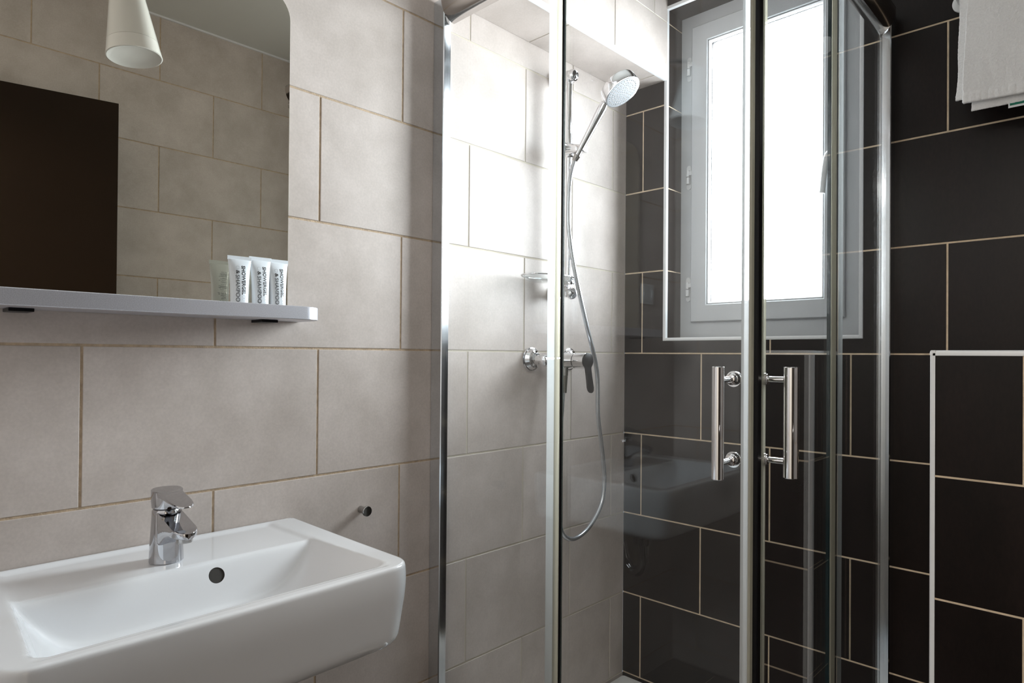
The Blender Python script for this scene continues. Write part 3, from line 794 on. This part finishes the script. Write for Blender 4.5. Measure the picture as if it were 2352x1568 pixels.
# ------------------------------------------------------------------ shower gel tubes
def text_mesh(txt, size, thick=0.0):
    cu = bpy.data.curves.new('t', 'FONT'); cu.body = txt; cu.size = 1.0; cu.offset = thick; cu.resolution_u = 3; cu.fill_mode = 'FRONT'
    to = bpy.data.objects.new('t', cu); C.objects.link(to)
    bpy.context.view_layer.update()
    d_ = bpy.context.evaluated_depsgraph_get()
    me = bpy.data.meshes.new_from_object(to.evaluated_get(d_), depsgraph=d_)
    bpy.data.objects.remove(to); return me
TUH = 0.0995
def tw_(z): t = z/TUH; return 0.0182+0.0068*(t**2.2)
def td_(z):
    t = z/TUH; return max(0.0007, 0.0125*math.sqrt(max(0, 1-(t/0.965)**1.9)))
def tube_x(y, z):
    w, d = tw_(z), td_(z); q = min(1, abs(y)/w)
    return d*math.sqrt(max(0, 1-q*q))
def put_text(bm, txt, size, thick, y0, ztop, length, front=True, mi=0):
    me = text_mesh(txt, size, thick)
    xs = [v.co.x for v in me.vertices]; ys = [v.co.y for v in me.vertices]
    mx0, mx1 = min(xs), max(xs); my0, my1 = min(ys), max(ys)
    sc = length/(mx1-mx0); hs = size/(my1-my0) if False else sc
    tb = bmesh.new(); tb.from_mesh(me); bpy.data.meshes.remove(me)
    bmesh.ops.triangulate(tb, faces=tb.faces)
    mp = {}
    for v in tb.verts:
        a = (v.co.x-mx0)*sc; b = (v.co.y)*(size/ max(1e-6, (my1-my0)) )
        y = y0+b-my0*size/(my1-my0); z = ztop-a
        if not front: y = -y
        x = tube_x(y, z)+0.00025
        mp[v.index] = bm.verts.new((x if front else -x, y, z))
    skip = None
    if 'M' in txt:
        i = txt.index('M')
        skip = [max(v.co.x for v in m.vertices) for m in (text_mesh(txt[:i], size, thick), text_mesh(txt[:i+1], size, thick))]
    for f in tb.faces:
        if skip and skip[0]+0.01 < f.calc_center_median().x < skip[1]+0.01: continue
        try:
            nf = bm.faces.new([mp[v.index] for v in f.verts]); nf.material_index = mi
        except ValueError: pass
    tb.free()
    if 'M' in txt:
        # the M is drawn with four plain strokes
        i = txt.index('M')
        wa = [max(v.co.x for v in m.vertices) for m in (text_mesh(txt[:i], size, thick), text_mesh(txt[:i+1], size, thick))]
        h_ = my1-my0; ky = size/h_
        p0, p1 = wa[0]+0.07, wa[1]; t_ = 0.085+thick; ph = 0.70
        def pt(a, b): 
            y = y0+b*ky*1.0; z = ztop-(a-mx0)*sc
            return bm.verts.new((tube_x(y, z)+0.00025, y, z))
        lo, hi, md_ = 0.01, ph, (p0+p1)/2
        for q in (((p0, lo), (p0+t_, lo), (p0+t_, hi), (p0, hi)), ((p1-t_, lo), (p1, lo), (p1, hi), (p1-t_, hi)),
                  ((p0, hi), (p0+t_*1.1, hi), (md_+t_*0.45, 0.14), (md_-t_*0.45, 0.14)), ((p1-t_*1.1, hi), (p1, hi), (md_+t_*0.45, 0.14), (md_-t_*0.45, 0.14))):
            for (c0, c1) in ((0, 1),):
                bm.faces.new([pt(*c) for c in q]).material_index = mi
def make_tube():
    t = thing('shower_gel_tube', '', 'tube', (0, 0, 0), 'shower gel tubes on the mirror shelf')
    bm = NB(); rs = []
    zs = [0, 0.001]+[TUH*0.945*i/16 for i in range(1, 17)]
    for z in zs:
        w, d = tw_(z), td_(z)
        k = 0.93 if z == 0 else 1
        rs.append([bm.verts.new((d*k*math.sin(2*PI*i/40), w*k*math.cos(2*PI*i/40), z)) for i in range(40)])
    skin(bm, rs); link('tube_body', bm, M_TUBE, t, smooth=40)
    bm = NB(); w = tw_(TUH)
    box(bm, -0.0008, 0.0008, -w, w, TUH*0.935, TUH+0.002, 0.0003, 1)
    link('crimped_end', bm, M_TUBE, t)
    bm = NB()
    put_text(bm, 'SHOWERGEL', 0.0080, 0.028, 0.0016, 0.0815, 0.0610, mi=0)
    put_text(bm, '&', 0.0072, 0.008, -0.0098, 0.0715, 0.0082, mi=0)
    put_text(bm, 'SHAMPOO', 0.0078, 0.006, -0.0105, 0.0615, 0.0560, mi=1)
    # pale outline ornaments beside the lettering
    for (yc_, zc_, r_2) in ((0.0056, 0.0165, 0.0032), (0.0056, 0.0105, 0.0028), (0.0056, 0.0052, 0.0022), (-0.0060, 0.0770, 0.0036)):
        for i in range(20):
            a0, a1 = 2*PI*i/20, 2*PI*(i+1)/20
            q = []
            for rr2, aa in ((r_2, a0), (r_2, a1), (r_2-0.0004, a1), (r_2-0.0004, a0)):
                y = yc_+rr2*math.cos(aa); z = zc_+rr2*math.sin(aa); q.append(bm.verts.new((tube_x(y, z)+0.00025, y, z)))
            bm.faces.new(q).material_index = 2
    # small print on the back, unreadable in the photo
    rnd = random.Random(3)
    z = 0.076
    while z > 0.006:
        n_ = 10; y1_ = 0.011; y0_ = y1_-rnd.uniform(0.010, 0.021)
        pr = None
        for i in range(n_+1):
            y = y0_+(y1_-y0_)*i/n_
            a = bm.verts.new((-tube_x(y, z)-0.00025, y, z)); b = bm.verts.new((-tube_x(y, z+0.0006)-0.00025, y, z+0.0006))
            if pr and not (i % 4 == 3 and rnd.random() < 0.5): bm.faces.new((pr[0], a, b, pr[1])).material_index = 1
            pr = (a, b)
        z -= rnd.choice((0.0017, 0.0017, 0.0034))
    link('printing', bm, [M_INK, M_INK2, M_INK3], t, smooth='rawflat')
    return t
def copy_tree(o, parent=None):
    c = o.copy(); C.objects.link(c); c.parent = parent
    for ch in list(o.children): copy_tree(ch, c)
    return c
tb0 = make_tube()
tubes = [(0.058, 0.5795, 0.0, 'clear shower gel tube on the shelf, leftmost and nearest of the three'),
         (0.054, 0.6265, 0.02, 'clear shower gel tube on the shelf, between the two other tubes'),
         (0.052, 0.6665, 0.03, 'clear shower gel tube on the shelf, rightmost, next to the mirror edge')]
for i, (x, y, a, lab) in enumerate(tubes):
    o = tb0 if i == 0 else copy_tree(tb0)
    o.location = (x, y, SHZ1-0.0009); o.rotation_euler = (a*0.4, 0, a-0.06*(i == 0)); o['label'] = lab
    o.scale = (1, 1, (1.0, 1.035, 1.03)[i])

# ------------------------------------------------------------------ wall hook
hk = thing('wall_hook', 'small chrome wall hook to the right of the wash basin', 'hook', (0, 0.917, 0.880))
bm = NB(); lathe(bm, (0.0008, 0.917, 0.880), X_, [(0.0092, 0), (0.0092, 0.024), (0.0100, 0.026)], 32); link('stem', bm, M_CHROME_D, hk, smooth=40)
bm = NB(); lathe(bm, (0.0265, 0.917, 0.880), X_, [(0.0120, 0), (0.0130, 0.001), (0.0130, 0.0045), (0.0120, 0.0058)], 40)
link('head', bm, M_CHROME_D, hk, smooth=30)

# ------------------------------------------------------------------ wall lamp above the mirror (seen as a reflection)
LPX, LPY = 0.400, 0.5015
lamp = thing('wall_lamp', 'white opal glass cone lamp reflected at the top of the mirror', 'lamp', (0, 0.49, 2.25))
bc = Vector((LPX, LPY, 2.003)); axd = Vector((0.7*0.13, -0.7*0.13, 1)).normalized()
bm = NB()
x_, y_, d_ = frame_of(axd)
def cone_r(h): return 0.0625-0.155*h
prof = [(cone_r(0.036), 0.036)]+[(cone_r(0.036+0.12*i/10), 0.036+0.12*i/10) for i in range(1, 11)]+[(0.036, 0.165), (0.018, 0.172), (0.0001, 0.173)]
lathe(bm, bc, axd, prof, 56, capb=False)
link('lamp_shade', bm, M_OPAL, lamp, smooth=40)
bm = NB()
lathe(bm, bc, axd, [(0.045, 0.006), (0.0600, 0.0), (0.0625, 0.0012), (cone_r(0.02), 0.02), (cone_r(0.0355), 0.0355)], 56)
link('lamp_rim', bm, simple('bright_glass_rim', (0.93, 0.95, 0.97), 0.12, coat=0.5, var=0.01), lamp, smooth=40)
bm = NB(); top = bc+axd*0.170
tube(bm, catmull([top, top+Vector((-0.01, 0, 0.02)), top+Vector((-0.06, 0.0, 0.045)), (0.20, LPY-0.016, 2.25), (0.06, LPY-0.016, 2.25), (0.014, LPY-0.016, 2.25)], 8), 0.006)
lathe(bm, (0.0008, LPY-0.016, 2.25), X_, [(0.038, 0), (0.038, 0.01), (0.033, 0.014), (0.0001, 0.0145)], 48, capb=False)
link('lamp_arm', bm, M_CHROME, lamp, smooth=40)

# ------------------------------------------------------------------ shower fittings on the left wall
BYB, BXB = 1.665, 0.060
rail = thing('shower_rail', 'chrome riser rail on the bright beige shower wall', 'shower rail', (0, BYB, 1.476))
bm = NB(); cyl(bm, (BXB, BYB, 1.490), (BXB, BYB, 2.205), 0.0108); link('bar', bm, M_CHROME, rail, smooth=40)
for z, s in ((2.192, 1), (1.476, -1)):
    bm = NB()
    lathe(bm, (0.0008, BYB-0.004, z), X_, [(0.0305, 0), (0.0305, 0.004), (0.027, 0.010), (0.016, 0.016), (0.0135, 0.03)], 40)
    cyl(bm, (0.012, BYB-0.004, z), (BXB+0.016, BYB-0.002, z+(0.0 if s > 0 else 0.012)), 0.0135, r2=0.0165)
    lathe(bm, (BXB, BYB, z-0.020 if s > 0 else z-0.012), Z_, [(0.014, 0), (0.0185, 0.006), (0.0185, 0.030), (0.014, 0.037)], 40)
    lathe(bm, (BXB+0.010, BYB-0.001, z), (1, -0.1, 0), [(0.018, 0), (0.0205, 0.006), (0.019, 0.014), (0.014, 0.019), (0.0001, 0.0205)], 32, capb=False)
    link('rail_bracket', bm, M_CHROME, rail, smooth=35)
# slider that holds the hand shower
SLZ = 1.948
bm = NB()
lathe(bm, (BXB, BYB, SLZ-0.024), Z_, [(0.013, 0), (0.018, 0.004), (0.018, 0.044), (0.013, 0.048)], 32)
cyl(bm, (BXB, BYB, SLZ+0.006), (BXB, BYB-0.048, SLZ+0.008), 0.013, r2=0.016)
bmesh.ops.recalc_face_normals(bm, faces=bm.faces)
rs = []
for x, hw, zz, hh in ((0.0, 0.019, 0.002, 0.019), (0.02, 0.020, 0.0, 0.018), (0.042, 0.0205, -0.004, 0.015), (0.060, 0.018, -0.006, 0.013), (0.068, 0.013, -0.007, 0.009)):
    rs.append(sec_loop(bm, Vector((BXB+x, BYB-0.006+0.1*x, SLZ+zz)), Y_, Z_, hw, hh, 32, 3))
skin(bm, rs)
link('slider', bm, M_CHROME, rail, smooth=40)
# hand shower
HB = Vector((0.112, 1.655, 1.934)); HT = Vector((0.212, 1.6495, 2.0575))
hdir = (HT-HB).normalized()
hs = thing('hand_shower', 'chrome hand shower tilted in the rail holder', 'hand shower', HB)
bm = NB()
def hr(t): return 0.0098+0.0040*sstep(t*1.4)-0.002*sstep((t-0.8)*5)
pts = catmull([HB-hdir*0.012, HB+hdir*0.05, HB+hdir*0.11, HT-hdir*0.02+Vector((0, 0, 0.0)), HT+hdir*0.005], 8)
tube(bm, pts, hr, 24)
link('handle', bm, M_CHROME, hs, smooth=50)
nd = Vector((0.589, 0.109, -0.881)).normalized()     # where the spray face looks
hc = Vector((0.270, 1.666, 2.084))-nd*0.0065
bm = NB()
lathe(bm, hc-nd*0.026, nd, [(0.0001, -0.003), (0.040, -0.003), (0.055, -0.001), (0.0582, 0.001), (0.0595, 0.005), (0.0600, 0.030), (0.0585, 0.0325), (0.0560, 0.0325)], 64, capa=False)
link('head', bm, M_CHROME, hs, smooth=35)
bm = NB()
lathe(bm, hc+nd*0.0040, nd, [(0.0558, 0), (0.0555, 0.0036), (0.0001, 0.0042)], 64, capb=False)
fx, fy, _ = frame_of(nd)
for ring_r, cnt in ((0.0, 1), (0.009, 6), (0.018, 12), (0.027, 18), (0.036, 24), (0.046, 30)):
    for i in range(cnt):
        a = 2*PI*i/cnt+ring_r*50
        p = hc+nd*0.0078+fx*ring_r*math.cos(a)+fy*ring_r*math.sin(a)
        lathe(bm, p, nd, [(0.0014, 0), (0.0009, 0.0016)], 8, capa=False, mi=1)
link('spray_face', bm, [M_SPRAY, M_WHITE], hs, smooth=35)
# hose
hose = NB()
hp_ = [HB-hdir*0.012, HB-hdir*0.030, (0.088, 1.637, 1.84), (0.088, 1.630, 1.72), (0.092, 1.640, 1.62), (0.1, 1.664, 1.508), (0.1, 1.717, 1.3685), (0.1, 1.7725, 1.2237), (0.1, 1.781, 1.0765), (0.1, 1.802, 0.9719), (0.1, 1.8206, 0.8508), (0.1, 1.8016, 0.7647), (0.098, 1.7294, 0.6969), (0.096, 1.6488, 0.6797), (0.092, 1.598, 0.7224), (0.085, 1.588, 0.8534), (0.078, 1.601, 0.9769), (0.072, 1.622, 1.08), (0.066, 1.638, 1.170)]
tube(hose, catmull(hp_, 12), 0.0072, 14)
ho = thing('shower_hose', 'grey metal shower hose hanging in a long loop from mixer to hand shower', 'hose', (0.09, 1.7, 0.68))
link('hose', hose, M_HOSE, ho, smooth=60)
bm = NB(); cyl(bm, HB-hdir*0.034, HB-hdir*0.0125, 0.0095, r2=0.0118); link('end_cone', bm, M_CHROME_D, ho, smooth=40)
bm = NB(); cyl(bm, (0.0655, 1.6385, 1.150), (0.063, 1.6425, 1.2055), 0.0110, r2=0.0140); link('end_cone', bm, M_CHROME_D, ho, smooth=40)
# soap dish: clear glass plate in a ring on the lower bracket
dish = thing('soap_dish', 'clear glass soap dish clipped to the shower rail above the mixer', 'soap dish', (0.07, 1.55, 1.51))
bm = NB()
DZc = Vector((0.078, 1.545, 1.513))
def dl(rx, ry, z): return [bm.verts.new(DZc+Vector((rx*math.cos(2*PI*i/56), ry*math.sin(2*PI*i/56), z))) for i in range(56)]
dr_ = [dl(0.03, 0.06, -0.010), dl(0.050, 0.088, -0.009), dl(0.060, 0.099, 0.002), dl(0.063, 0.103, 0.009), dl(0.060, 0.100, 0.010), dl(0.056, 0.094, 0.002), dl(0.046, 0.083, -0.004), dl(0.03, 0.06, -0.005)]
skin(bm, dr_)
link('glass_plate', bm, M_CLEAR, dish, smooth=40)
bm = NB(); ring_ = catmull([DZc+Vector((0.0635*math.cos(t*PI/12), 0.1035*math.sin(t*PI/12), 0.006)) for t in range(25)], 4)
tube(bm, ring_, 0.0022, 10)
box(bm, BXB-0.012, BXB+0.040, BYB-0.035, BYB-0.015, 1.502, 1.528, 0.004)
link('holder_ring', bm, M_CHROME, dish, smooth=40)
# mixer
mx_ = thing('shower_mixer', 'chrome shower mixer with black lever on the beige shower wall', 'shower mixer', (0, 1.645, 1.256))
MZm = 1.2560
for y in (1.5495, 1.742):
    bm = NB()
    lathe(bm, (0.0008, y, MZm+0.004), X_, [(0.0385, 0), (0.0392, 0.003), (0.0375, 0.007), (0.0345, 0.008), (0.028, 0.020), (0.022, 0.024), (0.020, 0.026)], 48)
    link('rosette', bm, M_CHROME, mx_, smooth=25)
    bm = NB(); s = 1 if y < 1.6 else -1
    lathe(bm, (0.020, y, MZm+0.002), (1, 0, 0), [(0.019, 0), (0.0195, 0.002), (0.0195, 0.012), (0.017, 0.014)], 6)
    lathe(bm, (0.030, y, MZm+0.001), (1, 0, 0), [(0.0165, 0), (0.0165, 0.02), (0.0155, 0.03)], 32)
    lathe(bm, (0.058, y-0.012*s, MZm), (0, s, 0), [(0.008, -0.004), (0.016, 0), (0.0185, 0.004), (0.0185, 0.03), (0.017, 0.034)], 40)
    link('connector', bm, M_CHROME, mx_, smooth=30)
bm = NB()
cyl(bm, (0.058, 1.552, MZm), (0.058, 1.738, MZm), 0.0185, 40)
cyl(bm, (0.030, 1.645, MZm), (0.110, 1.645, MZm), 0.0245, 48)
cyl(bm, (0.062, 1.645, MZm-0.015), (0.062, 1.644, MZm-0.050), 0.0145, 32)
link('mixer_body', bm, M_CHROME, mx_, smooth=35)
bm = NB(); lathe(bm, (0.1105, 1.645, MZm), X_, [(0.0225, 0), (0.0225, 0.0018)], 40); link('collar', bm, M_BLACK, mx_, smooth=40)
bm = NB(); cyl(bm, (0.1125, 1.645, MZm), (0.1560, 1.645, MZm), 0.0250, 48)
link('cartridge_cap', bm, M_CHROME, mx_, smooth=35)
bm = NB()
lo_ = []
for k in range(0, 21): lo_.append((math.sin(math.radians(-150+300*k/20))*0.0252, math.cos(math.radians(-150+300*k/20))*0.0252))
lo_ = [(p[0], p[1]) for p in lo_]
right = [(0.0140, -0.030), (0.0132, -0.050), (0.0140, -0.075), (0.0150, -0.086)]
tipc = [(0.0150*math.cos(math.radians(-180*k/8)), -0.087+0.0150*math.sin(math.radians(-180*k/8))) for k in range(0, 9)]
left = [(-p[0], p[1]) for p in right[::-1]]
outl = lo_+right+tipc+left
cp = Vector((0.1565, 1.645, MZm))
def lev(px, pz, x): 
    sw = -0.02*max(0, -pz-0.02)/0.08
    return cp+Vector((x+0.10*max(0, -pz-0.02), px-sw*0.3, pz))
prism(bm, outl, lambda a, b: lev(a, b, 0), lambda a, b: lev(a, b, 0.0065), bev=0.0012)
link('lever', bm, M_BLACKL if 'M_BLACKL' in globals() else M_BLACK, mx_, smooth=30)

# ------------------------------------------------------------------ towel rail and towel
RY, RZ = D-0.082, 2.227
tr_ = thing('towel_rail', 'white towel rail on the dark tiled wall holding the towel', 'towel rail', (1.07, D, RZ))
bm = NB(); cyl(bm, (1.068, RY, RZ), (1.45, RY, RZ), 0.0105); link('bar', bm, M_WHITE, tr_, smooth=40)
for x in (1.077, 1.44):
    bm = NB(); lathe(bm, (x, D-0.0006, RZ), -Y_, [(0.026, 0), (0.026, 0.006), (0.018, 0.010), (0.0125, 0.016), (0.0125, 0.080), (0.0135, 0.088), (0.0120, 0.093)], 40)
    link('rail_mount', bm, M_WHITE, tr_, smooth=40)
towel = thing('hand_towel', 'white terry towel folded over the rail at upper right on dark tiles', 'towel', (1.2, RY, RZ))
def sheet(xa, xb, zf, zb, rad, yf, name, seed, thick, hemz=None, slope=0.0):
    bm = NB(); NU = 110
    path = []
    nF = 60
    for i in range(nF): t = i/nF; path.append((RY-rad-yf*(1-t), zf+(RZ-zf)*t, 1-t))
    for i in range(13): a = PI-PI*i/12; path.append((RY+rad*math.cos(a), RZ+rad*math.sin(a), 0))
    for i in range(1, nF//2+1): t = i/(nF/2); path.append((RY+rad, RZ+(zb-RZ)*t, t))
    grid = []
    for j, (y, z, q) in enumerate(path):
        row = []
        front = j < nF
        for i in range(NU+1):
            u = i/NU
            xw = 0.006*q*mnoise.noise(Vector((0.3, z*9, seed)))
            x = xa+(xb-xa)*u+xw*(1-u)+0.008*(1-q)*(1-u)*(1 if front else 0)
            n_ = mnoise.noise(Vector((x*14, z*4, seed)))*0.007+mnoise.noise(Vector((x*40, z*14, seed+5)))*0.0016
            dy = -abs(n_)*q if front else 0
            hem = 0
            if hemz and front and z < zf+hemz:
                hem = -0.0030-0.0016*abs(math.sin(x*230+2*mnoise.noise(Vector((x*30, 0, seed)))))
            zz = z + (slope*(x-xa)*q if front else 0)
            row.append(bm.verts.new((x, y+dy+hem, zz)))
        grid.append(row)
    for a, b in zip(grid, grid[1:]):
        for i in range(NU): bm.faces.new((a[i], a[i+1], b[i+1], b[i]))
    o = link(name, bm, M_TOWEL, towel, smooth=70)
    md = o.modifiers.new('s', 'SOLIDIFY'); md.thickness = thick; md.offset = 0
    md2 = o.modifiers.new('u', 'SUBSURF'); md2.levels = 1; md2.render_levels = 1
    tx = bpy.data.textures.new('terry', 'CLOUDS'); tx.noise_scale = 0.0035
    md3 = o.modifiers.new('d', 'DISPLACE'); md3.texture = tx; md3.strength = 0.0022; md3.mid_level = 0.5
    return o
sheet(1.0765, 1.40, 1.932, 1.95, 0.0155, 0.004, 'inner_layer', 2.0, 0.007)
sheet(1.094, 1.40, 1.914, 1.97, 0.026, 0.013, 'outer_layer', 9.0, 0.009, hemz=0.024, slope=-0.05)
sheet(1.108, 1.40, 1.894, 2.15, 0.0205, 0.009, 'middle_layer', 4.0, 0.004)
bm = NB(); box(bm, 1.185, 1.235, RY-0.0305, RY-0.0295, 1.884, 1.907, 0.0002, 1, mi=0)
box(bm, 1.188, 1.235, RY-0.0310, RY-0.0307, 1.889, 1.899, 0, 1, mi=1)
link('tag', bm, [M_WHITE, M_GREEN], towel)

# ------------------------------------------------------------------ wall socket left of the mirror
sk = thing('wall_socket', 'white square wall socket with round face, reflected in the shower glass', 'socket', (0, 0.105, 1.52))
bm = NB(); box(bm, 0.0008, 0.0105, 0.065, 0.145, 1.480, 1.560, 0.003); link('cover_plate', bm, M_WHITE, sk)
bm = NB(); lathe(bm, (0.0106, 0.105, 1.520), X_, [(0.029, 0), (0.029, 0.003), (0.0265, 0.0045), (0.0255, 0.001), (0.0001, 0.001)], 48, capb=False)
lathe(bm, (0.0106, 0.105, 1.520), X_, [(0.0296, 0), (0.0302, 0.0006)], 48, mi=1)
link('socket_face', bm, [M_WHITE, M_BLACK], sk, smooth=30)
